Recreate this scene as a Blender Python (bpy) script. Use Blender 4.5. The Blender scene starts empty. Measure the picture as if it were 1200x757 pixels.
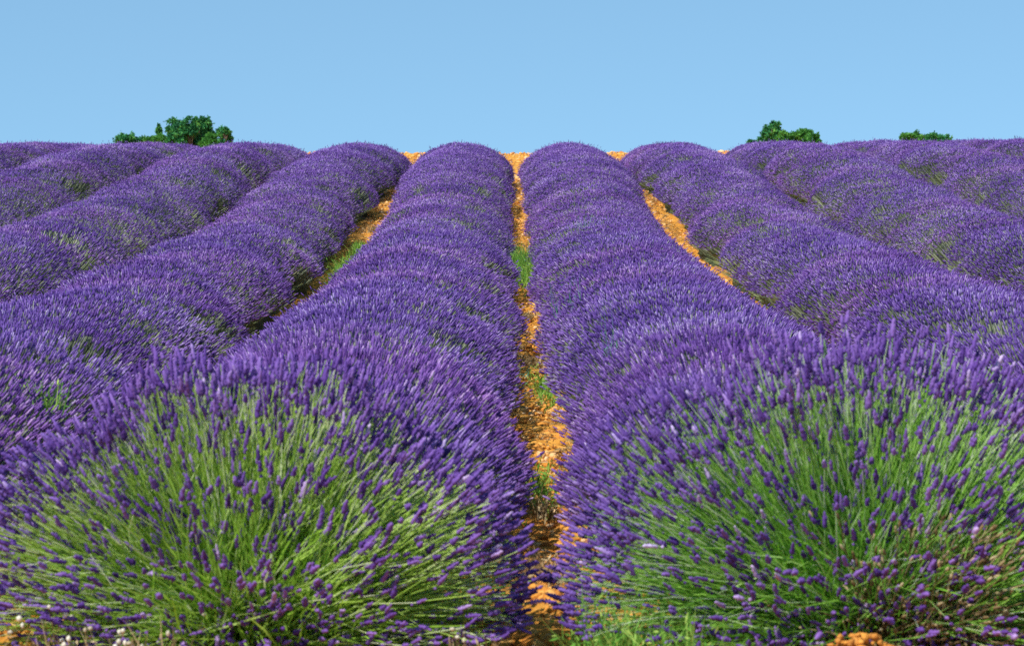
import bpy, math
import numpy as np
from mathutils import Vector

SC = bpy.context.scene
COL = SC.collection
R = math.radians
Z0 = 1.6                      # camera height above the datum

# ------------------------------------------------------------------ camera
cam_d = bpy.data.cameras.new('camera')
cam = bpy.data.objects.new('camera', cam_d)
COL.objects.link(cam)
cam.location = (0, 0, Z0)
cam.rotation_euler = (R(90 - 1.35), 0, R(-0.086))
cam_d.lens = 100.0
cam_d.sensor_width = 36.0
cam_d.clip_start = 0.1
cam_d.clip_end = 9000
cam_d.dof.use_dof = True
cam_d.dof.focus_distance = 21.0
cam_d.dof.aperture_fstop = 10.0
SC.camera = cam

# ------------------------------------------------------------------ light
SUN_EL, SUN_AZ = 49.0, -139.0       # azimuth clockwise from +Y (the view)
w = bpy.data.worlds.new('World')
SC.world = w
w.use_nodes = True
nt = w.node_tree
nt.nodes.clear()
out = nt.nodes.new('ShaderNodeOutputWorld')
bg = nt.nodes.new('ShaderNodeBackground')
bg.inputs['Strength'].default_value = 0.138
sky = nt.nodes.new('ShaderNodeTexSky')
sky.sky_type = 'NISHITA'
sky.sun_disc = False
sky.sun_elevation = R(SUN_EL)
sky.sun_rotation = R(SUN_AZ)
sky.air_density = 1.0
sky.dust_density = 0.0
sky.ozone_density = 1.2
sky.altitude = 600
tc = nt.nodes.new('ShaderNodeTexCoord')
va = nt.nodes.new('ShaderNodeVectorMath')
va.operation = 'ADD'
va.inputs[1].default_value = (0, 0, 0.27)
vn = nt.nodes.new('ShaderNodeVectorMath')
vn.operation = 'NORMALIZE'
nt.links.new(tc.outputs['Generated'], va.inputs[0])
nt.links.new(va.outputs[0], vn.inputs[0])
nt.links.new(vn.outputs[0], sky.inputs[0])
cm = nt.nodes.new('ShaderNodeMix'); cm.data_type = 'RGBA'; cm.blend_type = 'MULTIPLY'; cm.inputs[0].default_value = 1
cm.inputs[7].default_value = (1.02, 1.24, 1.14, 1)
nt.links.new(sky.outputs[0], cm.inputs[6])
nt.links.new(cm.outputs[2], bg.inputs['Color'])
nt.links.new(bg.outputs[0], out.inputs['Surface'])

sd = bpy.data.lights.new('sun', 'SUN')
sd.energy = 4.6
sd.angle = R(0.5)
sd.color = (1.0, 0.955, 0.88)
sun = bpy.data.objects.new('sun', sd)
COL.objects.link(sun)
sv = Vector((math.sin(R(SUN_AZ)) * math.cos(R(SUN_EL)), math.cos(R(SUN_AZ)) * math.cos(R(SUN_EL)), math.sin(R(SUN_EL))))
sun.rotation_euler = sv.to_track_quat('Z', 'Y').to_euler()
sun.location = (-10, -10, 30)

SC.view_settings.view_transform = 'Standard'
SC.view_settings.look = 'None'
SC.view_settings.gamma = 1.0
SC.view_settings.exposure = 0.35
SC.cycles.max_bounces = 6
SC.cycles.diffuse_bounces = 3
SC.cycles.use_denoising = False

# ------------------------------------------------------------------ helpers
def tag(o, label=None, cat=None, group=None, kind=None):
    if label: o['label'] = label
    if cat: o['category'] = cat
    if group: o['group'] = group
    if kind: o['kind'] = kind
    return o

def empty(name, loc):
    o = bpy.data.objects.new(name, None)
    COL.objects.link(o)
    o.location = loc
    return o

def nz(v):
    return v / np.maximum(np.linalg.norm(v, axis=-1, keepdims=True), 1e-9)

class Geo:
    """collects vertices / faces of equal size classes and one tint per vertex"""
    def __init__(s):
        s.v = []; s.t = []; s.f = {3: [], 4: []}; s.n = 0
    def add(s, v, f, t=0.5):
        v = np.asarray(v, float).reshape(-1, 3)
        f = np.asarray(f)
        s.v.append(v)
        t = np.broadcast_to(np.asarray(t, float), (len(v),)) if np.ndim(t) == 0 else np.asarray(t, float)
        s.t.append(t)
        s.f[f.shape[-1]].append(f.reshape(-1, f.shape[-1]) + s.n)
        s.n += len(v)
    def build(s, name, mat, parent=None, smooth=False, origin=(0, 0, 0)):
        me = bpy.data.meshes.new(name)
        V = np.concatenate(s.v) - np.asarray(origin, float)
        f3 = np.concatenate(s.f[3]) if s.f[3] else np.zeros((0, 3), int)
        f4 = np.concatenate(s.f[4]) if s.f[4] else np.zeros((0, 4), int)
        me.vertices.add(len(V))
        me.vertices.foreach_set('co', V.astype(np.float32).ravel())
        loops = np.concatenate([f3.ravel(), f4.ravel()]).astype(np.int32)
        me.loops.add(len(loops))
        me.loops.foreach_set('vertex_index', loops)
        n3, n4 = len(f3), len(f4)
        me.polygons.add(n3 + n4)
        st = np.concatenate([np.arange(n3) * 3, n3 * 3 + np.arange(n4) * 4]).astype(np.int32)
        me.polygons.foreach_set('loop_start', st)
        if smooth:
            me.polygons.foreach_set('use_smooth', np.ones(n3 + n4, bool))
        a = me.attributes.new('tint', 'FLOAT', 'POINT')
        a.data.foreach_set('value', np.concatenate(s.t).astype(np.float32))
        me.update(calc_edges=True)
        me.materials.append(mat)
        o = bpy.data.objects.new(name, me)
        COL.objects.link(o)
        if parent is not None: o.parent = parent
        else: o.location = origin
        return o

def frames(ax, rng):
    h = nz(rng.normal(size=ax.shape))
    e1 = nz(np.cross(ax, h))
    e2 = np.cross(ax, e1)
    return e1, e2

def add_lathes(g, base, ax, L, Rr, prof, sides, tint, rng, tipshade=0.0, jit=0.0):
    """prof: list of (t, r); r==0 collapses to a point. base (N,3), ax (N,3)"""
    N = len(base)
    if N == 0: return
    e1, e2 = frames(ax, rng)
    cols = []; idx = []; k = 0; tt = []
    for (t, r) in prof:
        c = base + ax * (L * t)[:, None]
        if r == 0:
            cols.append(c[:, None, :]); idx.append([k]); k += 1; tt.append(t)
        else:
            a = np.arange(sides) * 2 * math.pi / sides
            rj = (Rr * r)[:, None, None] * (1 + (rng.uniform(-jit, jit, (N, sides, 1)) if jit else 0))
            ring = c[:, None, :] + rj * (e1[:, None, :] * np.cos(a)[None, :, None] + e2[:, None, :] * np.sin(a)[None, :, None])
            cols.append(ring); idx.append(list(range(k, k + sides))); k += sides; tt += [t] * sides
    V = np.concatenate(cols, axis=1)
    f3, f4 = [], []
    for i in range(len(idx) - 1):
        A, B = idx[i], idx[i + 1]
        if len(A) == 1 and len(B) > 1:
            for j in range(sides): f3.append((A[0], B[(j + 1) % sides], B[j]))
        elif len(B) == 1 and len(A) > 1:
            for j in range(sides): f3.append((A[j], A[(j + 1) % sides], B[0]))
        else:
            for j in range(sides): f4.append((A[j], A[(j + 1) % sides], B[(j + 1) % sides], B[j]))
    T = (tint[:, None] + (np.array(tt)[None, :] - 0.5) * tipshade)
    n0 = g.n
    g.v.append(V.reshape(-1, 3)); g.t.append(T.ravel()); g.n += N * k
    off = (np.arange(N) * k)[:, None, None] + n0
    if f3: g.f[3].append((np.array(f3)[None] + off).reshape(-1, 3))
    if f4: g.f[4].append((np.array(f4)[None] + off).reshape(-1, 4))

def add_ribbons(g, P, wid, tint, rng, side=None):
    """P (N,K,3) poly-lines -> flat tapering blades; wid (N,K)"""
    N, K, _ = P.shape
    if N == 0: return
    ax = nz(P[:, -1] - P[:, 0])
    if side is None: side, _ = frames(ax, rng)
    a = P - side[:, None, :] * wid[:, :, None] * 0.5
    b = P + side[:, None, :] * wid[:, :, None] * 0.5
    V = np.stack([a, b], axis=2).reshape(N, K * 2, 3)
    f = [(2 * i, 2 * i + 1, 2 * i + 3, 2 * i + 2) for i in range(K - 1)]
    n0 = g.n
    g.v.append(V.reshape(-1, 3)); g.t.append(np.repeat(tint, K * 2)); g.n += N * K * 2
    g.f[4].append((np.array(f)[None] + (np.arange(N) * K * 2)[:, None, None] + n0).reshape(-1, 4))

def add_tubes(g, P, rad, tint, sides=3, grad=0.0):
    """P (N,K,3) -> tubes, rad (N,K)"""
    N, K, _ = P.shape
    ax = nz(P[:, -1] - P[:, 0])
    h = np.tile(np.array([[0.3, 0.9, 0.2]]), (N, 1))
    e1 = nz(np.cross(ax, h)); e2 = np.cross(ax, e1)
    a = np.arange(sides) * 2 * math.pi / sides
    rr = e1[:, None, :] * np.cos(a)[None, :, None] + e2[:, None, :] * np.sin(a)[None, :, None]
    V = P[:, :, None, :] + rr[:, None, :, :] * rad[:, :, None, None]
    f = []
    for i in range(K - 1):
        for j in range(sides):
            f.append((i * sides + j, i * sides + (j + 1) % sides, (i + 1) * sides + (j + 1) % sides, (i + 1) * sides + j))
    n0 = g.n
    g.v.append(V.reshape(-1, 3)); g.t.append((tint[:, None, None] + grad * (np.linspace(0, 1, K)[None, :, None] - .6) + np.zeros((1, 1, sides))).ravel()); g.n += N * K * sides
    g.f[4].append((np.array(f)[None] + (np.arange(N) * K * sides)[:, None, None] + n0).reshape(-1, 4))

def noise(seed, *xs, octaves=3):
    r = np.random.default_rng(seed)
    o = 0; amp = 1; fr = 1; tot = 0
    for _ in range(octaves):
        for _ in range(4):
            k = r.normal(size=len(xs)); k = k / np.linalg.norm(k) * r.uniform(.7, 1.4)
            o = o + amp * np.sin(sum(x * kk * fr * 2 * math.pi for x, kk in zip(xs, k)) + r.uniform(0, 6.28))
        tot += amp * 1.6
        amp *= .55; fr *= 2.03
    return o / tot

# terrain profile along the view: camera horizon = Z0
PD = [-60, 0, 8.3, 16, 24.5, 29.6, 32.8, 37, 42, 49, 60, 72, 80, 90, 130, 300, 1500, 6000]
PZ = [-4.2, -1.52, -1.125, -.74, -.316, .045, .364, .75, .99, 1.22, 1.80, 2.48, 2.87, 3.02, 2.4, -2.0, -9, -30]
_d = np.concatenate([np.arange(-60, 140, .25), np.arange(140, 6000, 20.)])
_z = np.interp(_d, PD, PZ)
_n = int(np.sum(_d < 140))
_k = np.hanning(21); _k /= _k.sum()
_zs = _z.copy(); _zs[12:_n - 12] = np.convolve(_z[:_n], _k, 'same')[12:_n - 12]

def gz(x, y):
    x = np.asarray(x, float); y = np.asarray(y, float)
    z = np.interp(y, _d, _zs)
    z = z + (0.010 * np.clip(x, 0, 60) + .004 * np.clip(-x, 0, 60)) * np.clip((y - 20) / 25, 0, 1)
    z = z + 0.006 * noise(5, x / 9, y / 11, octaves=1) * np.clip(y / 20, 0, 1)
    return z + Z0

# ------------------------------------------------------------------ materials
def mat_new(name):
    m = bpy.data.materials.new(name); m.use_nodes = True
    m.node_tree.nodes.clear()
    return m, m.node_tree

def ramp(t, stops, src):
    n = t.nodes.new('ShaderNodeValToRGB')
    e = n.color_ramp.elements
    while len(e) < len(stops): e.new(0.5)
    for i, (p, c) in enumerate(stops):
        e[i].position = p; e[i].color = (*c, 1)
    t.links.new(src, n.inputs[0])
    return n.outputs[0]

def plant_mat(name, stops, transl=0.25, spec=0.15, noise_scale=None, rough=.6, noise_amt=.35):
    m, t = mat_new(name)
    a = t.nodes.new('ShaderNodeAttribute'); a.attribute_name = 'tint'
    src = a.outputs['Fac']
    if noise_scale:
        n = t.nodes.new('ShaderNodeTexNoise'); n.inputs['Scale'].default_value = noise_scale
        n.inputs['Detail'].default_value = 4
        tc = t.nodes.new('ShaderNodeTexCoord'); t.links.new(tc.outputs['Object'], n.inputs['Vector'])
        s = t.nodes.new('ShaderNodeMath'); s.operation = 'MULTIPLY_ADD'
        t.links.new(n.outputs['Fac'], s.inputs[0]); s.inputs[1].default_value = noise_amt * 2
        s2 = t.nodes.new('ShaderNodeMath'); s2.operation = 'SUBTRACT'; s2.inputs[1].default_value = noise_amt
        t.links.new(src, s2.inputs[0]); t.links.new(s2.outputs[0], s.inputs[2])
        src = s.outputs[0]
    c = ramp(t, stops, src)
    p = t.nodes.new('ShaderNodeBsdfPrincipled')
    p.inputs['Roughness'].default_value = rough
    p.inputs['Specular IOR Level'].default_value = spec
    t.links.new(c, p.inputs['Base Color'])
    tr = t.nodes.new('ShaderNodeBsdfTranslucent'); t.links.new(c, tr.inputs['Color'])
    mx = t.nodes.new('ShaderNodeMixShader'); mx.inputs[0].default_value = transl
    t.links.new(p.outputs[0], mx.inputs[1]); t.links.new(tr.outputs[0], mx.inputs[2])
    o = t.nodes.new('ShaderNodeOutputMaterial'); t.links.new(mx.outputs[0], o.inputs['Surface'])
    return m

M_FLOWER = plant_mat('lavender_flower', [(0, (.045, .023, .135)), (.33, (.124, .060, .312)), (.7, (.258, .152, .490)), (1, (.62, .52, .80))], transl=.2, spec=.1)
def patch_hue(m):
    t = m.node_tree
    rp = [n for n in t.nodes if n.type == 'VALTORGB'][0]
    tc = t.nodes.new('ShaderNodeTexCoord')
    n = t.nodes.new('ShaderNodeTexNoise'); n.inputs['Scale'].default_value = .55; n.inputs['Detail'].default_value = 5
    t.links.new(tc.outputs['Object'], n.inputs['Vector'])
    f = ramp(t, [(.42, (0, 0, 0)), (.70, (.45, .45, .45))], n.outputs['Fac'])
    mx = t.nodes.new('ShaderNodeMix'); mx.data_type = 'RGBA'; mx.blend_type = 'MULTIPLY'
    t.links.new(f, mx.inputs[0]); t.links.new(rp.outputs[0], mx.inputs[6]); mx.inputs[7].default_value = (1.35, .85, .90, 1)
    for nd in t.nodes:
        if nd.type == 'BSDF_PRINCIPLED': t.links.new(mx.outputs[2], nd.inputs['Base Color'])
        if nd.type == 'BSDF_TRANSLUCENT': t.links.new(mx.outputs[2], nd.inputs['Color'])
patch_hue(M_FLOWER)
M_STEM = plant_mat('lavender_stem_grey_green', [(0, (.06, .08, .04)), (.5, (.19, .23, .14)), (1, (.46, .48, .33))], transl=.15)
M_LEAF = plant_mat('lavender_foliage', [(0, (.022, .028, .022)), (.5, (.075, .095, .05)), (1, (.24, .29, .11))], transl=.1, noise_scale=9.0)
M_STEM_Y = plant_mat('lavender_stem_yellow_green', [(0, (.10, .18, .03)), (.4, (.33, .58, .055)), (.75, (.56, .78, .16)), (1, (.80, .86, .60))], transl=.4)
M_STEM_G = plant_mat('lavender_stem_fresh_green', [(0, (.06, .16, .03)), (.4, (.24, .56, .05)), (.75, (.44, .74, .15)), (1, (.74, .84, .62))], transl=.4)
M_DRY = plant_mat('dry_stalk', [(0, (.10, .06, .03)), (.5, (.32, .22, .10)), (1, (.62, .50, .30))], transl=.2)
M_WEED = plant_mat('weed_green', [(0, (.05, .13, .02)), (.5, (.15, .38, .05)), (1, (.42, .55, .12))], transl=.3)
M_WEED_T = plant_mat('weed_blue_green', [(0, (.03, .10, .06)), (.5, (.09, .27, .16)), (1, (.26, .45, .30))], transl=.3)
M_CROWN = plant_mat('tree_leaves', [(0, (.016, .10, .045)), (.5, (.045, .23, .07)), (1, (.18, .42, .07))], transl=.25)
M_CROWN_L = plant_mat('tree_leaves_light', [(0, (.03, .12, .03)), (.5, (.08, .27, .045)), (1, (.20, .42, .07))], transl=.3)
M_WHITE = plant_mat('dry_flower_white', [(0, (.45, .38, .26)), (1, (.85, .80, .66))], transl=.2)
M_BARK = plant_mat('bark', [(0, (.06, .045, .03)), (1, (.2, .15, .11))], transl=0, noise_scale=12)

def soil_mat(name, stone=False):
    m, t = mat_new(name)
    tc = t.nodes.new('ShaderNodeTexCoord')
    n1 = t.nodes.new('ShaderNodeTexNoise'); n1.inputs['Scale'].default_value = 26; n1.inputs['Detail'].default_value = 9
    n1.inputs['Roughness'].default_value = .68
    n2 = t.nodes.new('ShaderNodeTexNoise'); n2.inputs['Scale'].default_value = 2.3; n2.inputs['Detail'].default_value = 5
    for n in (n1, n2): t.links.new(tc.outputs['Object'], n.inputs['Vector'])
    c1 = ramp(t, [(.28, (.30, .12, .022)), (.5, (.66, .30, .048)), (.72, (.82, .47, .12))], n1.outputs['Fac'])
    c2 = ramp(t, [(.35, (.42, .30, .12)), (.62, (1, 1, 1))], n2.outputs['Fac'])
    mx = t.nodes.new('ShaderNodeMix'); mx.data_type = 'RGBA'; mx.blend_type = 'MULTIPLY'; mx.inputs[0].default_value = .45
    t.links.new(c1, mx.inputs[6]); t.links.new(c2, mx.inputs[7])
    col = mx.outputs[2]
    if stone:
        a = t.nodes.new('ShaderNodeAttribute'); a.attribute_name = 'tint'
        cs = ramp(t, [(0, (.40, .14, .035)), (.4, (.74, .31, .055)), (.8, (.88, .50, .16)), (1, (.85, .66, .46))], a.outputs['Fac'])
        m2 = t.nodes.new('ShaderNodeMix'); m2.data_type = 'RGBA'; m2.inputs[0].default_value = .7
        t.links.new(col, m2.inputs[6]); t.links.new(cs, m2.inputs[7]); col = m2.outputs[2]
    p = t.nodes.new('ShaderNodeBsdfPrincipled'); p.inputs['Roughness'].default_value = .95
    p.inputs['Specular IOR Level'].default_value = .1
    t.links.new(col, p.inputs['Base Color'])
    b = t.nodes.new('ShaderNodeBump'); b.inputs['Strength'].default_value = .6; b.inputs['Distance'].default_value = .02
    t.links.new(n1.outputs['Fac'], b.inputs['Height']); t.links.new(b.outputs[0], p.inputs['Normal'])
    o = t.nodes.new('ShaderNodeOutputMaterial'); t.links.new(p.outputs[0], o.inputs['Surface'])
    return m
M_SOIL = soil_mat('ochre_soil')
M_CLOD = soil_mat('ochre_clod', True)

# ------------------------------------------------------------------ ground
def ground():
    xs = np.unique(np.concatenate([-np.geomspace(12, 3000, 30), np.arange(-12, 12.01, .1), np.geomspace(12, 3000, 30)]).round(3))
    ys = np.unique(np.concatenate([[-60, -40, -20, -10, -4, 0], np.arange(2, 7, .25), np.arange(7, 30, .08), np.arange(30, 52, .16), np.arange(52, 96, .5),
                                   np.geomspace(96, 6000, 46)]).round(3))
    X, Y = np.meshgrid(xs, ys)
    Z = gz(X, Y)
    nr = np.clip((60 - Y) / 10, 0, 1) * (np.abs(X) < 13)
    Z = Z + nr * (0.018 * noise(11, X / .35, Y / .35, octaves=3) + .012 * noise(12, X / .12, Y / .14, octaves=1))
    g = Geo()
    ny, nx = X.shape
    i = np.arange((ny - 1) * nx).reshape(ny - 1, nx)[:, :-1].ravel()
    g.add(np.stack([X, Y, Z], -1).reshape(-1, 3), np.stack([i, i + 1, i + nx + 1, i + nx], -1))
    return tag(g.build('ground', M_SOIL, smooth=True), 'ochre orange ploughed soil between and beyond the lavender rows', 'ground', kind='structure')
ground()

ICO_V = None
def ico():
    p = (1 + 5 ** .5) / 2
    v = np.array([(-1, p, 0), (1, p, 0), (-1, -p, 0), (1, -p, 0), (0, -1, p), (0, 1, p), (0, -1, -p), (0, 1, -p), (p, 0, -1), (p, 0, 1), (-p, 0, -1), (-p, 0, 1)], float)
    f = np.array([(0, 11, 5), (0, 5, 1), (0, 1, 7), (0, 7, 10), (0, 10, 11), (1, 5, 9), (5, 11, 4), (11, 10, 2), (10, 7, 6), (7, 1, 8),
                  (3, 9, 4), (3, 4, 2), (3, 2, 6), (3, 6, 8), (3, 8, 9), (4, 9, 5), (2, 4, 11), (6, 2, 10), (8, 6, 7), (9, 8, 1)])
    return v / np.linalg.norm(v[0]), f

def add_rocks(g, x, y, size, rng, tint, dz=0.0):
    v, f = ico()
    N = len(x)
    j = rng.uniform(.55, 1.35, (N, 12, 1))
    sc = size[:, None, None] * rng.uniform(.65, 1.2, (N, 1, 3)) * np.array([1, 1, .75])
    a = rng.uniform(0, 6.28, N); ca, sa = np.cos(a), np.sin(a)
    V = v[None] * j * sc
    V = np.stack([V[..., 0] * ca[:, None] - V[..., 1] * sa[:, None], V[..., 0] * sa[:, None] + V[..., 1] * ca[:, None], V[..., 2]], -1)
    V = V + np.stack([x, y, gz(x, y) + size * .25 + dz], -1)[:, None, :]
    g.v.append(V.reshape(-1, 3)); g.t.append(np.repeat(tint, 12))
    g.f[3].append((f[None] + (np.arange(N) * 12)[:, None, None] + g.n).reshape(-1, 3)); g.n += N * 12

ROWS_L = [-.683, -2.28, -3.88, -5.50, -7.12, -8.75, -10.4]
ROWS_R = [.935, 2.52, 4.18, 5.86, 7.60, 9.35, 11.1]
ALL = sorted(ROWS_L + ROWS_R)
GAPS = [(a + b) / 2 for a, b in zip(ALL[:-1], ALL[1:])]

def litter():
    rng = np.random.default_rng(8)
    g = Geo()
    for gx in GAPS:
        y0 = min(46, max(7.0, 5.0 * abs(gx)))
        n = int((50 - y0) * (260 if abs(gx) < 2 else 60))
        y = y0 + (50 - y0) * rng.random(n) ** 1.2
        edge = rng.random(n) < .6
        x = gx + np.where(edge, np.sign(rng.normal(size=n)) * rng.normal(.12, .04, n), rng.normal(0, .10, n))
        keep = rng.random(n) < np.clip(.55 + .8 * noise(31, x / .2, y / 1.3), .05, 1) * np.clip((y - 8) / 5, .15, 1)
        x, y = x[keep], y[keep]; n = len(x)
        p = np.stack([x, y, gz(x, y) + rng.uniform(.012, .04, n)], -1)
        d = nz(rng.normal(size=(n, 3)) * [1, 1, .35]) * rng.uniform(.02, .09, n)[:, None]
        add_ribbons(g, np.stack([p - d / 2, p + [0, 0, .006], p + d / 2], 1), np.tile([.002, .005, .002], (n, 1)), np.clip(rng.normal(.35, .3, n), 0, 1), rng)
    tag(g.build('straw_litter', M_DRY), 'dead straw and stalk bits scattered over the furrow soil', 'straw litter', kind='stuff')
litter()

def clods():
    rng = np.random.default_rng(3)
    g = Geo()
    for gx in GAPS:
        y0 = min(46, max(7.0, 5.0 * abs(gx)))
        near = abs(gx) < 2
        n = int((50 - y0) * (130 if near else 45))
        y = y0 + (50 - y0) * rng.random(n) ** 1.25
        x = gx + rng.normal(0, .13, n)
        add_rocks(g, x, y, rng.lognormal(-4.35, .45, n).clip(.006, .04), rng, rng.random(n))
    n = 900
    x = rng.normal(.117, .09, n); y = rng.uniform(8.2, 11.5, n)
    add_rocks(g, x, y, rng.uniform(.01, .03, n), rng, rng.random(n) * .8)
    n = 2500                                   # headland in front of the bushes
    x = rng.uniform(-2.4, 2.4, n); y = rng.uniform(6.6, 8.3, n)
    add_rocks(g, x, y, rng.lognormal(-4.2, .5, n).clip(.006, .05), rng, rng.random(n))
    n = 2200                                   # heap of clods at the foot of the right bush
    q = rng.random(n) ** .5 * .26; a = rng.uniform(0, 6.283, n)
    x = .90 + q * np.cos(a); y = 7.28 + q * .6 * np.sin(a)
    add_rocks(g, x, y, rng.uniform(.007, .018, n), rng, rng.random(n) * .45, dz=rng.uniform(0, 1, n) * .21 * np.clip(1 - (q / .26) ** 1.5, 0, 1))
    n = 5000
    x = rng.uniform(-14, 14, n); y = rng.uniform(50, 84, n)
    add_rocks(g, x, y, rng.uniform(.02, .07, n), rng, rng.random(n))
    tag(g.build('soil_clods', M_CLOD), 'loose orange soil clods lying along the furrows between rows', 'soil clods', kind='stuff')
clods()

# ------------------------------------------------------------------ lavender rows
NEAR_PROF = [(0, 0), (.05, .45), (.14, .95), (.20, .60), (.30, 1.05), (.37, .65), (.48, 1.0), (.55, .6), (.66, .9), (.73, .5), (.84, .65), (.92, .35), (1, 0)]
MID_PROF = [(0, 0), (.15, .85), (.45, 1.0), (.8, .6), (1, 0)]
FAR_PROF = [(0, 0), (.35, 1.0), (1, 0)]

def row(X, y0, y1, seed, label, wl=.70, wr=.70, dens=3600):
    hm = .46 if abs(X) < 3.3 else .54
    HY, HH = [8, 11, 17, 36, 43, 49], [.62, .54, hm, hm, .56, .56]
    def width(y, side):
        if abs(X) < 1: inner = np.interp(y, [8.6, 10, 12, 15, 17, 22, 27, 31, 40], [.70, .755, .735, .755, .785, .765, .745, .762, .765])
        else: inner = .745
        m = np.where(side < 0, wl, wr)
        if abs(X) < 1: m = np.where((side < 0) == (X > 0), inner, m)
        return np.where(m == inner, inner, .745 + (m - .745) * np.interp(y, [15, 20.5, 32, 37], [0, 1, 1, 0]))
    rng = np.random.default_rng(seed)
    root = empty('lavender_row', (X, y0, float(gz(X, y0))))
    tag(root, label, 'lavender row', 'lavender rows running up the field')
    bl, st = Geo(), Geo()
    N = int((y1 - y0) * dens * 1.25)
    y = rng.uniform(y0, y1, N)
    # clump centres along the row give mounds
    th = rng.uniform(-1.45, 1.45, N)
    low = np.clip((np.abs(th) - .75) / .7, 0, 1)
    patch = noise(seed + 900, y / 1.7, th / 1.1 + 0 * y, octaves=3)
    keep = rng.random(N) > (.10 + .22 * low + np.clip(patch - .26, 0, 1) * 1.5 * np.clip(np.abs(th) / .6, .15, 1))
    y, th, patch = y[keep], th[keep], patch[keep]; N = len(y)
    H0 = np.interp(y, HY, HH)
    W = width(y, th) * (1 + .018 * noise(seed + 1, y / .9, octaves=2) + .025 * noise(seed + 7, y / 5, octaves=1))
    H = H0 * (1 + .012 * noise(seed + 2, y / .8, octaves=2) + .007 * noise(seed + 8, y / 6, octaves=1))
    cap = np.sqrt(np.clip(1 - np.clip(1 - (y - y0) / .55, 0, 1) ** 2, .02, 1)) * np.sqrt(np.clip(1 - np.clip(1 - (y1 - y) / .55, 0, 1) ** 2, .02, 1))
    lump = 1 + .018 * noise(seed + 3, y / .42, th / .8, octaves=2)
    rho = lump * (1 - np.abs(rng.normal(0, .06, N)) - (rng.random(N) < .18) * rng.uniform(.05, .3, N) + (rng.random(N) < .05) * rng.uniform(0, .09, N))
    cx = X + (.02 if abs(X) < 1 else .05) * noise(seed + 4, y / 4, octaves=1)
    px = W * np.sin(th) * rho * (.35 + .65 * cap); pz = H * np.cos(th) * rho * cap + .12 * cap
    along = rng.normal(0, .22, N) + .12 * noise(seed + 5, y / .6, th, octaves=1) - .5 * np.clip(1 - (y - y0) / .6, 0, 1)
    tip = np.stack([cx + px, y + along * .25, gz(cx + px, y) + pz], -1)
    d = nz(np.stack([px * 1.15 + rng.normal(0, .06, N), along * .55, pz + .22 + rng.normal(0, .03, N)], -1))
    sz = np.interp(y, [8.8, 10.2, 13, 24, 40], [.92, .76, .63, .65, .80])
    L = rng.uniform(.032, .062, N) * sz
    Rr = rng.uniform(.0048, .0074, N) * sz
    hue = .45 + .12 * noise(seed + 6, y / 3.2, th / 1.4, octaves=2)
    tint = np.clip(hue + rng.normal(0, .19, N), .02, .86)
    base = tip - d * L[:, None]
    for lo, hi, pr, sd_ in ((0, 13, NEAR_PROF, 5), (13, 24, MID_PROF, 4), (24, 99, FAR_PROF, 3)):
        s = (y >= lo) & (y < hi)
        if s.any(): add_lathes(bl, base[s], d[s], L[s], Rr[s], pr, sd_, tint[s], rng, .12, jit=.45 if lo == 0 else .25)
    SL = rng.uniform(.16, .34, N) * np.clip(rho, .3, 1)
    P = np.stack([base - d * SL[:, None] + np.array([0, 0, -.02]), base + d * .004], 1)
    wd = np.stack([np.full(N, .0040), np.full(N, .0028)], 1) * (1 + .35 * (y > 20))[:, None]
    add_ribbons(st, P, wd, np.clip(.48 + rng.normal(0, .22, N) + .25 * patch - .2 * np.clip((y - 24) / 16, 0, 1), 0, 1), rng)
    # mounded leafy body under the flowers
    fo = Geo()
    ys = np.arange(y0, y1 + .01, .10)
    ths = np.linspace(-1.57, 1.57, 17)
    YY, TT = np.meshgrid(ys, ths, indexing='ij')
    capb = np.sqrt(np.clip(1 - np.clip(1 - (YY - y0) / .5, 0, 1) ** 2, .02, 1)) * np.sqrt(np.clip(1 - np.clip(1 - (y1 - YY) / .5, 0, 1) ** 2, .02, 1))
    Hb = np.interp(YY, HY, HH) * .72; Wb = width(YY, TT) * .74
    rb = (1 + .08 * noise(seed + 9, YY / .35, TT / .5, octaves=3)) * capb
    XX = X + (.02 if abs(X) < 1 else .05) * noise(seed + 4, YY / 4, octaves=1) + Wb * np.sin(TT) * rb
    ZZ = gz(XX, YY) + Hb * np.cos(TT) * rb - .02 + rng.normal(0, .012, YY.shape)
    ny, nx = YY.shape
    i = np.arange((ny - 1) * nx).reshape(ny - 1, nx)[:, :-1].ravel()
    fo.add(np.stack([XX, YY, ZZ], -1).reshape(-1, 3), np.stack([i, i + 1, i + nx + 1, i + nx], -1), np.clip(.42 + rng.normal(0, .12, ny * nx), 0, 1))
    # leaf blades standing out of it, denser on the flanks
    n = int((y1 - y0) * 260)
    yl = rng.uniform(y0, y1, n); tl = np.sign(rng.normal(size=n)) * rng.uniform(.25, 1.5, n)
    c2 = np.interp(yl, ys, capb[:, 0])
    bx = width(yl, tl) * .70 * np.sin(tl) * c2; bz = np.interp(yl, HY, HH) * .7 * np.cos(tl) * c2
    B = np.stack([X + bx, yl, gz(X + bx, yl) + bz], -1)
    dl = nz(np.stack([bx + rng.normal(0, .12, n), rng.normal(0, .18, n), bz + .18], -1))
    ln = rng.uniform(.06, .2, n)
    add_ribbons(fo, np.stack([B, B + dl * ln[:, None]], 1), np.stack([np.full(n, .011), np.full(n, .004)], 1), np.clip(.75 + rng.normal(0, .22, n), 0, 1), rng)
    org = np.array(root.location)
    bl.build('blossoms', M_FLOWER, root, origin=org)
    st.build('stems', M_STEM, root, origin=org)
    fo.build('foliage', M_LEAF, root, origin=org)
    return root

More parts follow.
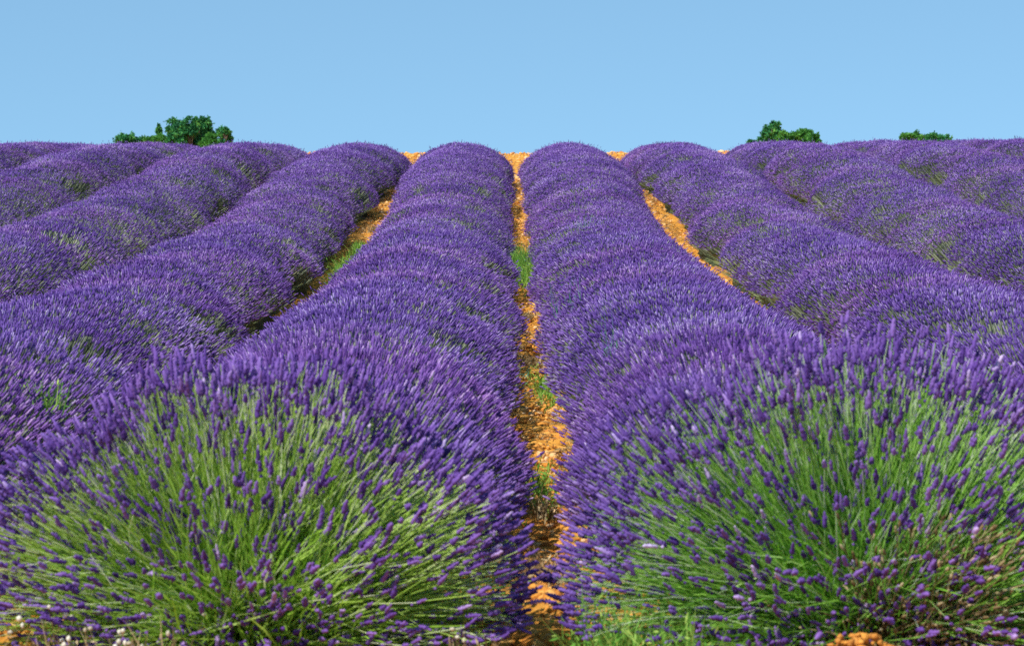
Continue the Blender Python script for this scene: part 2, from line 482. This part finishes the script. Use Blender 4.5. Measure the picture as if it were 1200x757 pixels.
ORD = ['first', 'second', 'third', 'fourth', 'fifth', 'sixth', 'seventh']
LAB_L = ['dense purple lavender row bordering the central orange furrow on its left',
         'lavender row with green patches on its flank, second left of the central furrow',
         'lilac lavender row with green streaks, third left of the central furrow',
         'lavender row with yellowish sparse flank, fourth left of the central furrow',
         'lavender row cut by the left edge, fifth left of the central furrow',
         'far lavender row at the left crest, sixth left of the central furrow',
         'outermost lavender row on the left, seventh left of the central furrow']
LAB_R = ['deep violet lavender row bordering the central orange furrow on its right',
         'broad smooth lavender row, second right of the central furrow',
         'lavender row with a grey green lower flank, third right of the central furrow',
         'lavender row curving below the low shrubs, fourth right of the central furrow',
         'lavender row reaching the right edge, fifth right of the central furrow',
         'far lavender row at the right crest, sixth right of the central furrow',
         'outermost lavender row on the right, seventh right of the central furrow']
for k, X in enumerate(ROWS_L):
    row(X, [8.95, 8.2][k] if k < 2 else min(45.0, 5.2 * abs(X) - 6.5), 49.0, 100 + 17 * k, LAB_L[k], *[(.655, .75), (.75, .66), (.76, .76)][min(k, 2)])
for k, X in enumerate(ROWS_R):
    row(X, [8.95, 8.2][k] if k < 2 else min(45.0, 5.2 * abs(X) - 6.5), 49.0, 500 + 17 * k, LAB_R[k], *[(.75, .67), (.66, .76), (.74, .76)][min(k, 2)])

# ------------------------------------------------------------------ front bushes
def bush(X, Y, seed, label, m_stem, Rad, Hgt, n=4600, dry=False):
    rng = np.random.default_rng(seed)
    org = np.array([X, Y, float(gz(X, Y))])
    root = empty('lavender_bush', org)
    tag(root, label, 'lavender bush', 'lavender bushes heading the two middle rows')
    bl, st, fo = Geo(), Geo(), Geo()
    az = rng.uniform(0, 2 * math.pi, n * 3); el = np.arcsin(rng.uniform(.02, 1, n * 3) ** .9)
    front = np.clip(-np.sin(az), 0, 1) * np.cos(el)       # 1 = pointing at the path in front of the bush
    bare = np.clip((front - .52) / .25, 0, 1)
    p = ((1 - bare) + bare * np.where(el < .42, .5, .20)) * np.clip((el + .05) / .4, .15, 1) * (1 + 2.0 * (np.abs(np.cos(az)) > .78) * (el < .75))
    clump = noise(seed + 5, az / .9, el / .5, octaves=2)
    keep = rng.random(len(az)) < p * np.clip(1 + 1.3 * clump * (front > .2), .15, 3)
    az, el = az[keep][:n], el[keep][:n]; n = len(az)
    wild = 1 + 4 * (rng.random(n) < .12)
    az = az + rng.normal(0, .06, n) * wild; el = np.clip(el + rng.normal(0, .05, n) * wild, .05, 1.6)
    front = np.clip(-np.sin(az), 0, 1) * np.cos(el)
    lump = 1 + .06 * noise(seed + 1, az / 1.2, el / .7, octaves=2)
    f = (1 - np.abs(rng.normal(0, .07, n)) - (rng.random(n) < .25) * rng.uniform(0, .35, n)) * lump
    f = f * np.where(front > .5, rng.uniform(.6, 1, n), 1)
    d0 = np.stack([np.cos(el) * np.cos(az), np.cos(el) * np.sin(az), np.sin(el)], -1)
    tip = d0 * np.array([Rad, Rad * .95, Hgt]) * f[:, None] + np.array([0, 0, .05])
    root_p = np.stack([d0[:, 0] * .14, d0[:, 1] * .14, np.full(n, .04)], -1) + rng.normal(0, .065, (n, 3)) * [1, 1, .3]
    root_p[:, 2] = np.abs(root_p[:, 2])
    mid = (root_p + tip) / 2 + np.stack([-d0[:, 0] * .03, -d0[:, 1] * .03, .05 * np.cos(el)], -1) + rng.normal(0, .038, (n, 3)) * wild[:, None] ** .5
    tg = np.linspace(0, 1, 5)[None, :, None]
    P = (1 - tg) ** 2 * root_p[:, None] + 2 * tg * (1 - tg) * mid[:, None] + tg ** 2 * tip[:, None]
    rad = np.linspace(.0017, .0011, 5)[None].repeat(n, 0) * rng.uniform(.8, 1.25, (n, 1))
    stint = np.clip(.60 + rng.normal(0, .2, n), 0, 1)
    P = P + org; 
    P[:, :, 2] = np.maximum(P[:, :, 2], gz(P[:, :, 0], P[:, :, 1]) + .01)
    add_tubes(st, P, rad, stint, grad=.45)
    d = nz(nz(P[:, -1] - P[:, -2]) + np.array([0, 0, .22]) + rng.normal(0, .12, (n, 3)))
    L = rng.uniform(.022, .062, n); Rr = rng.uniform(.0048, .0085, n)
    tint = np.clip(.42 + rng.normal(0, .17, n), .02, .98)
    add_lathes(bl, P[:, -1] - d * .004, d, L, Rr, NEAR_PROF, 6, tint, rng, .15, jit=.5)
    # a lone whorl under some spikes
    s = rng.random(n) < .35
    b2 = P[s, -1] - d[s] * rng.uniform(.018, .03, s.sum())[:, None]
    add_lathes(bl, b2, d[s], np.full(s.sum(), .012), Rr[s] * .85, [(0, 0), (.4, 1), (1, 0)], 5, tint[s], rng)
    # short straggling flower stalks low on the side facing the path
    m = 520
    az4 = rng.uniform(math.pi * 1.02, math.pi * 1.98, m); q4 = rng.uniform(.25, .80, m)
    w0 = np.stack([np.cos(az4) * q4 * .75, np.sin(az4) * q4 * .65, np.full(m, .02)], -1) + rng.normal(0, .06, (m, 3)) * [1, 1, 0] + org
    w0[:, 2] = gz(w0[:, 0], w0[:, 1]) + .01
    dq = nz(np.stack([np.cos(az4) * .7, np.sin(az4) * .7, np.full(m, .6)], -1) + rng.normal(0, .45, (m, 3)) * [1, 1, .4])
    l4 = rng.uniform(.05, .24, m)[:, None] * (1.25 - q4[:, None])
    w2 = w0 + dq * l4; w1 = (w0 + w2) / 2 + rng.normal(0, .012, (m, 3)) + [0, 0, .01]
    w2[:, 2] = np.maximum(w2[:, 2], gz(w2[:, 0], w2[:, 1]) + .02)
    add_tubes(st, np.stack([w0, w1, w2], 1), np.tile([.0016, .0014, .0011], (m, 1)), rng.uniform(.1, .6, m))
    d4 = nz(w2 - w1 + rng.normal(0, .02, (m, 3)))
    add_lathes(bl, w2, d4, rng.uniform(.018, .048, m), rng.uniform(.0055, .009, m), NEAR_PROF, 6, np.clip(.5 + rng.normal(0, .2, m), 0, 1), rng, .15, jit=.5)
    # flowerless stalks and narrow leaves thickening the heart of the bush
    m = 6500
    az2 = rng.uniform(0, 2 * math.pi, m); el2 = np.arcsin(rng.uniform(0.02, 1, m))
    dd = np.stack([np.cos(el2) * np.cos(az2), np.cos(el2) * np.sin(az2), np.sin(el2)], -1)
    a0 = dd * rng.uniform(.05, .46, m)[:, None] * [1, 1, .85] + org + [0, 0, .03]
    a0[:, 2] = np.maximum(a0[:, 2], gz(a0[:, 0], a0[:, 1]) + .01)
    ln = rng.uniform(.10, .34, m)
    dn = nz(dd + rng.normal(0, .34, (m, 3)) + [0, 0, .1])
    a2 = a0 + dn * ln[:, None]; a2[:, 2] = np.maximum(a2[:, 2], gz(a2[:, 0], a2[:, 1]) + .015)
    a1 = (a0 + a2) / 2 + rng.normal(0, .01, (m, 3)) + [0, 0, .012]
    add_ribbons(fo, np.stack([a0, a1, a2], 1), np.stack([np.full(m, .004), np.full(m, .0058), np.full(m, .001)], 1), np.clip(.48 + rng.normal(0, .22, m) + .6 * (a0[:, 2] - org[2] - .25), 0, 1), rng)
    bl.build('blossoms', M_FLOWER, root, origin=org)
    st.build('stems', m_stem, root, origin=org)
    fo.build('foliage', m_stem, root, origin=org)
    # dark woody heart
    wd = Geo(); k = 160
    az3 = rng.uniform(0, 6.283, k); q = rng.uniform(.05, .3, k)
    w0 = np.stack([rng.normal(0, .05, k), rng.normal(0, .05, k), np.zeros(k)], -1) + org
    w1 = np.stack([np.cos(az3) * q, np.sin(az3) * q, rng.uniform(.1, .3, k)], -1) + org
    wm = (w0 + w1) / 2 + rng.normal(0, .02, (k, 3))
    add_tubes(wd, np.stack([w0, wm, w1], 1), np.tile([.008, .005, .002], (k, 1)), rng.random(k), 4)
    if dry:
        k = 900
        az3 = rng.normal(-1.40, .55, k); q = rng.uniform(.25, .75, k); e3 = rng.uniform(.1, .9, k)
        w0 = np.stack([.10 + rng.normal(0, .06, k), -.15 + rng.normal(0, .08, k), np.zeros(k)], -1) + org
        w1 = w0 + np.stack([np.cos(az3) * np.cos(e3) * q * .55, np.sin(az3) * np.cos(e3) * q * .6, np.sin(e3) * q * .75], -1)
        wm = (w0 + w1) / 2 + rng.normal(0, .035, (k, 3)) + [0, 0, .02]
        w1[:, 2] = np.maximum(w1[:, 2], gz(w1[:, 0], w1[:, 1]) + .02); wm[:, 2] = np.maximum(wm[:, 2], gz(wm[:, 0], wm[:, 1]) + .02)
        add_tubes(wd, np.stack([w0, wm, w1], 1), np.tile([.0034, .0024, .0014], (k, 1)), rng.random(k), 3)
        add_lathes(wd, w1, nz(w1 - wm), np.full(k, .03), np.full(k, .005), MID_PROF, 4, rng.random(k), rng)
    wd.build('dry_stalks' if dry else 'woody_base', M_DRY if dry else M_BARK, root, origin=org)
    return root

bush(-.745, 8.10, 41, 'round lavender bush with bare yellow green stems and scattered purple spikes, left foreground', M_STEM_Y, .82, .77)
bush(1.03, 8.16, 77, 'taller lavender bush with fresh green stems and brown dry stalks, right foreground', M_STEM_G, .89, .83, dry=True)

# ------------------------------------------------------------------ weeds
def weed(x, y, h, spread, n, mat, seed, label, z=0.0, lean=.35, name='weed_tuft', width=.005, heads=0, group='weeds growing among the rows', ys=1.6):
    rng = np.random.default_rng(seed)
    org = np.array([x, y, float(gz(x, y)) + z])
    g = Geo()
    b = np.stack([rng.normal(0, spread, n), rng.normal(0, spread * ys, n), np.zeros(n)], -1)
    hh = h * rng.uniform(.45, 1, n)
    dr = nz(np.stack([rng.normal(0, lean, n), rng.normal(0, lean, n), np.ones(n)], -1))
    p0 = b + org; p0[:, 2] = gz(p0[:, 0], p0[:, 1]) + z
    p1 = p0 + dr * (hh * .55)[:, None]
    p2 = p1 + nz(dr + np.stack([rng.normal(0, lean * .8, n), rng.normal(0, lean * .8, n), np.zeros(n)], -1)) * (hh * .45)[:, None]
    add_ribbons(g, np.stack([p0, p1, p2], 1), np.stack([np.full(n, width), np.full(n, width * .9), np.full(n, width * .2)], 1), np.clip(.5 + rng.normal(0, .25, n), 0, 1), rng)
    # side leaflets
    k = n * 2
    j = rng.integers(0, n, k); t = rng.uniform(.2, .95, k)[:, None]
    q = p0[j] * (1 - t) + p2[j] * t
    dl = nz(rng.normal(size=(k, 3)) + [0, 0, .5]) * rng.uniform(.012, .04, k)[:, None]
    add_ribbons(g, np.stack([q, q + dl * .5, q + dl], 1), np.tile([.002, width * 1.5, .001], (k, 1)), np.clip(.6 + rng.normal(0, .25, k), 0, 1), rng)
    if name in ('dry_grass', 'ground_weeds'):
        tag(g.build(name, mat, origin=org), label, name.replace('_', ' '), group, kind='stuff')
    elif heads:
        root = empty(name, org); tag(root, label, 'weed', group)
        g.build('foliage', mat, root, origin=org)
        hd = Geo(); j = rng.integers(0, n, heads)
        add_lathes(hd, p2[j], np.tile([[0, 0, 1.]], (heads, 1)), rng.uniform(.012, .02, heads), rng.uniform(.0045, .009, heads), [(0, 0), (.3, .8), (.7, 1), (1, 0)], 6, rng.random(heads), rng)
        hd.build('blossoms', M_WHITE, root, origin=org)
    else:
        tag(g.build(name, mat, origin=org), label, 'weed', group)

def at(px, py_d):            # photo x at depth -> world x
    return (px - 595) / (3333.0 / py_d)
weed(at(613, 26.0), 26.0, .30, .060, 900, M_WEED, 1, 'bright green weed patch filling the central furrow midway up the slope', ys=14, lean=.45)
weed(at(597, 27.8), 27.8, .26, .035, 120, M_WEED_T, 2, 'blue green weed leaning on the left edge of the central furrow midway up')
weed(at(408, 26), 26, .24, .06, 700, M_WEED, 4, 'green weeds where the left furrow disappears behind the lavender', ys=14, lean=.5)
weed(at(418, 28.6), 28.6, .16, .05, 120, M_WEED, 5, 'yellow green weeds low in the left furrow')
weed(at(588, 18.4), 18.4, .34, .03, 90, M_WEED_T, 6, 'thin blue green weed beside the lower central furrow, on its left')
weed(at(590, 14.9), 14.9, .28, .035, 90, M_WEED_T, 7, 'blue green tuft hugging the lavender left of the orange clods')
weed(at(668, 16.5), 16.5, .40, .04, 14, M_WEED_T, 8, 'tall wispy pale green stalks rising through the violet row right of the furrow', z=.28, lean=.15, width=.0035)
weed(at(690, 25), 25, .34, .06, 22, M_WEED_T, 9, 'wispy green stalks poking out of the violet row halfway up', z=.35, lean=.2, width=.0045)
weed(at(720, 12.6), 12.6, .34, .03, 7, M_WEED_T, 10, 'few thin pale stalks standing behind the right foreground bush', z=.4, lean=.12, width=.003)
weed(at(632, 10.6), 10.6, .16, .03, 50, M_DRY, 12, 'straw coloured tuft in the central furrow between the two foreground bushes')
weed(at(700, 8.4), 7.9, .24, .05, 110, M_WEED, 13, 'long green grass leaning out of the right foreground bush towards the furrow', lean=.5)
weed(at(770, 8.0), 7.75, .24, .10, 200, M_WEED, 14, 'low green weeds under the left side of the right foreground bush', lean=.5)
weed(at(1120, 8.3), 8.25, .30, .12, 240, M_WEED, 15, 'leafy green weeds at the right foot of the right foreground bush', lean=.5, width=.007)
weed(at(38, 7.6), 7.6, .24, .09, 70, M_DRY, 16, 'dry weed with whitish seed heads at the left foot of the left bush', heads=26)
weed(at(165, 7.5), 7.5, .22, .07, 60, M_DRY, 17, 'dry weed with cream seed heads under the middle of the left bush', heads=22)
weed(at(545, 7.7), 7.7, .17, .04, 36, M_DRY, 18, 'short dry weed with pale heads beside the furrow mouth', heads=10)
weed(at(30, 10.8), 10.8, .20, .07, 150, M_WEED, 19, 'bright green weed patch on the flank of the second left row, at the left edge', z=.36)
weed(at(1190, 24.5), 24.5, .3, .08, 90, M_WEED, 20, 'green weed standing in lavender at the right edge of the view', z=.3)
weed(at(440, 31.5), 31.5, .10, .04, 220, M_DRY, 21, 'straw coloured weeds on the orange soil of the left furrow')
weed(at(613, 21), 21, .08, .03, 160, M_DRY, 22, 'straw coloured weeds on the central furrow below the green patch', name='dry_grass', group='straw littering the central furrow')

weed(at(622, 17.2), 17.2, .10, .05, 160, M_DRY, 24, 'straw and weeds littering the dark narrow stretch of the central furrow', name='dry_grass', group='straw littering the central furrow')
weed(at(640, 15.0), 15.6, .11, .03, 200, M_WEED, 25, 'green weeds among the orange clods at the right edge of the central furrow', ys=14, lean=.6, name='ground_weeds', group='low weeds along the central furrow')
weed(at(628, 12.2), 11.4, .10, .035, 170, M_WEED, 26, 'low green weeds where flowers close over the central furrow', ys=10, lean=.6, name='ground_weeds', group='low weeds along the central furrow')
weed(at(640, 9.3), 9.3, .10, .06, 150, M_DRY, 27, 'dry straw litter on the orange clods between the foreground bushes', name='dry_grass', group='straw littering the central furrow')
weed(at(425, 28.8), 28.8, .20, .05, 180, M_WEED, 28, 'green weeds at the lavender foot along the left furrow')

# ------------------------------------------------------------------ trees beyond the crest
def tree(px, d, top_y, lobes, mat, seed, label, leaf=.11, name='tree', dens=1.0, cat='tree'):
    """lobes: (photo dx, photo y centre, rx px, ry px). d = distance; base on the ground there"""
    rng = np.random.default_rng(seed)
    s = 3333.0 / d
    x = (px - 595) / s
    org = np.array([x, d, float(gz(x, d))])
    root = empty(name, org); tag(root, label, cat, 'trees beyond the crest of the field')
    cr, tk = Geo(), Geo()
    cs = []
    for (dx, yc, rx, ry) in lobes:
        c = np.array([x + dx / s, d + rng.uniform(-.4, .4), Z0 + (297.5 - yc) / s]); r = np.array([rx / s, rx / s * .8, ry / s])
        cs.append((c, r))
        K = int(46 * dens)
        u = nz(rng.normal(size=(K, 3))) * rng.uniform(.35, 1.1, (K, 1))
        cc = c + u * r
        rs = rng.uniform(.12, .34, K) * r.mean()
        m = int(50 * max(1, (r.mean() / .8)))
        o = nz(rng.normal(size=(K, m, 3))) * (rng.random((K, m, 1)) ** .5) * rs[:, None, None]
        far = (rng.random((K, m, 1)) < .14) * rng.uniform(0, 1.1, (K, m, 1))
        Pp = (cc[:, None] + o * (1 + far)).reshape(-1, 3)
        dirv = nz(rng.normal(size=Pp.shape) + [0, 0, -.1])
        ls = leaf * rng.uniform(.6, 1.2, len(Pp))
        tn = np.clip(.45 + np.repeat(rng.normal(0, .17, K), m) + rng.normal(0, .12, len(Pp)), 0, 1)
        add_ribbons(cr, np.stack([Pp, Pp + dirv * (ls * .5)[:, None], Pp + dirv * ls[:, None]], 1), np.stack([ls * .1, ls * .6, ls * .1], 1), tn, rng)
    zc = np.mean([c[2] for c, _ in cs])
    fork = org + [0, 0, (zc - org[2]) * .5]
    q = np.linspace(0, 1, 5)[:, None]
    P = org + (fork - org) * q + rng.normal(0, .03, (5, 3)) * np.array([1, 1, 0])
    P[0] = org - [0, 0, .1]
    r0 = .05 + .045 * (zc - org[2])
    add_tubes(tk, P[None], np.linspace(r0, r0 * .6, 5)[None], np.array([.5]), 8)
    for (c, r) in cs:
        e = c + np.array([0, 0, r[2] * .3]); mdl = (fork + e) / 2 + rng.normal(0, .08, 3) + [0, 0, -.1]
        Q = (1 - q) ** 2 * P[-1] + 2 * q * (1 - q) * mdl + q ** 2 * e
        add_tubes(tk, Q[None], np.linspace(r0 * .5, r0 * .12, 5)[None], np.array([.5]), 6)
        for _ in range(5):
            e2 = c + nz(rng.normal(size=3)) * r * .8; st_ = Q[rng.integers(1, 4)]
            add_tubes(tk, np.stack([st_, (st_ + e2) / 2 + rng.normal(0, .04, 3), e2])[None], np.array([[r0 * .25, r0 * .16, r0 * .05]]), np.array([.5]), 5)
    tk.build('trunk', M_BARK, root, origin=org)
    cr.build('crown', mat, root, origin=org)

tree(150, 120, 155, [(0, 163, 13, 8), (9, 166, 9, 6)], M_CROWN, 1, 'low rounded dark green tree at the left end of the left clump', name='round_tree')
tree(175, 122, 158, [(-6, 165, 10, 5), (6, 163, 9, 6), (16, 163, 8, 7)], M_CROWN_L, 2, 'low mid green tree beside the slim pointed tree', name='round_tree')
tree(188, 124, 146, [(0, 152, 2.6, 7), (0, 162, 3.4, 8)], M_CROWN, 3, 'slim pointed dark tree rising from the left clump', name='pointed_tree', leaf=.09)
tree(222, 120, 135, [(-18, 148, 9, 11), (-14, 162, 12, 12), (-2, 150, 12, 14), (2, 163, 16, 12), (16, 143, 8, 8), (20, 154, 9, 12), (9, 141, 6, 5)], M_CROWN, 4,
     'largest broad dark tree with a ragged top, above the left crest', name='broad_tree', dens=1.1)
tree(247, 118, 158, [(0, 163, 8, 7), (-4, 168, 8, 6)], M_CROWN_L, 5, 'small light green tree at the right foot of the largest tree', name='round_tree')
tree(263, 123, 148, [(-3, 154, 6, 5), (4, 152, 4, 5), (6, 160, 3.4, 7), (-4, 166, 6, 7)], M_CROWN, 6, 'small loose crowned tree at the right end of the left clump', name='loose_tree', dens=.55)
tree(907, 122, 140, [(-4, 154, 10, 9), (2, 147, 7, 7), (-9, 161, 9, 8), (5, 160, 9, 9)], M_CROWN, 7, 'dark blue green pine standing tallest above the right crest', name='pine_tree')
tree(936, 118, 150, [(-14, 160, 11, 7), (0, 159, 11, 8), (9, 156, 10, 8), (14, 163, 9, 8)], M_CROWN_L, 8, 'lighter green bushy tree right of the dark pine', name='round_tree')
tree(883, 125, 158, [(0, 165, 3, 4), (-5, 165, 2, 3)], M_CROWN, 9, 'tiny tree tip left of the dark pine', name='round_tree', leaf=.09, dens=.6)
tree(961, 125, 160, [(0, 166, 4, 4)], M_CROWN, 10, 'tiny tree tip right of the bushy tree', name='round_tree', leaf=.09, dens=.6)
tree(1070, 120, 156, [(-8, 160, 8, 5), (4, 159, 10, 6)], M_CROWN_L, 11, 'low light green tree above the right crest', name='round_tree')
tree(1094, 124, 158, [(-4, 161, 9, 5.5), (10, 162, 10, 4.5), (0, 160, 8, 5)], M_CROWN, 12, 'low flat dark tree at the far right of the crest', name='round_tree')
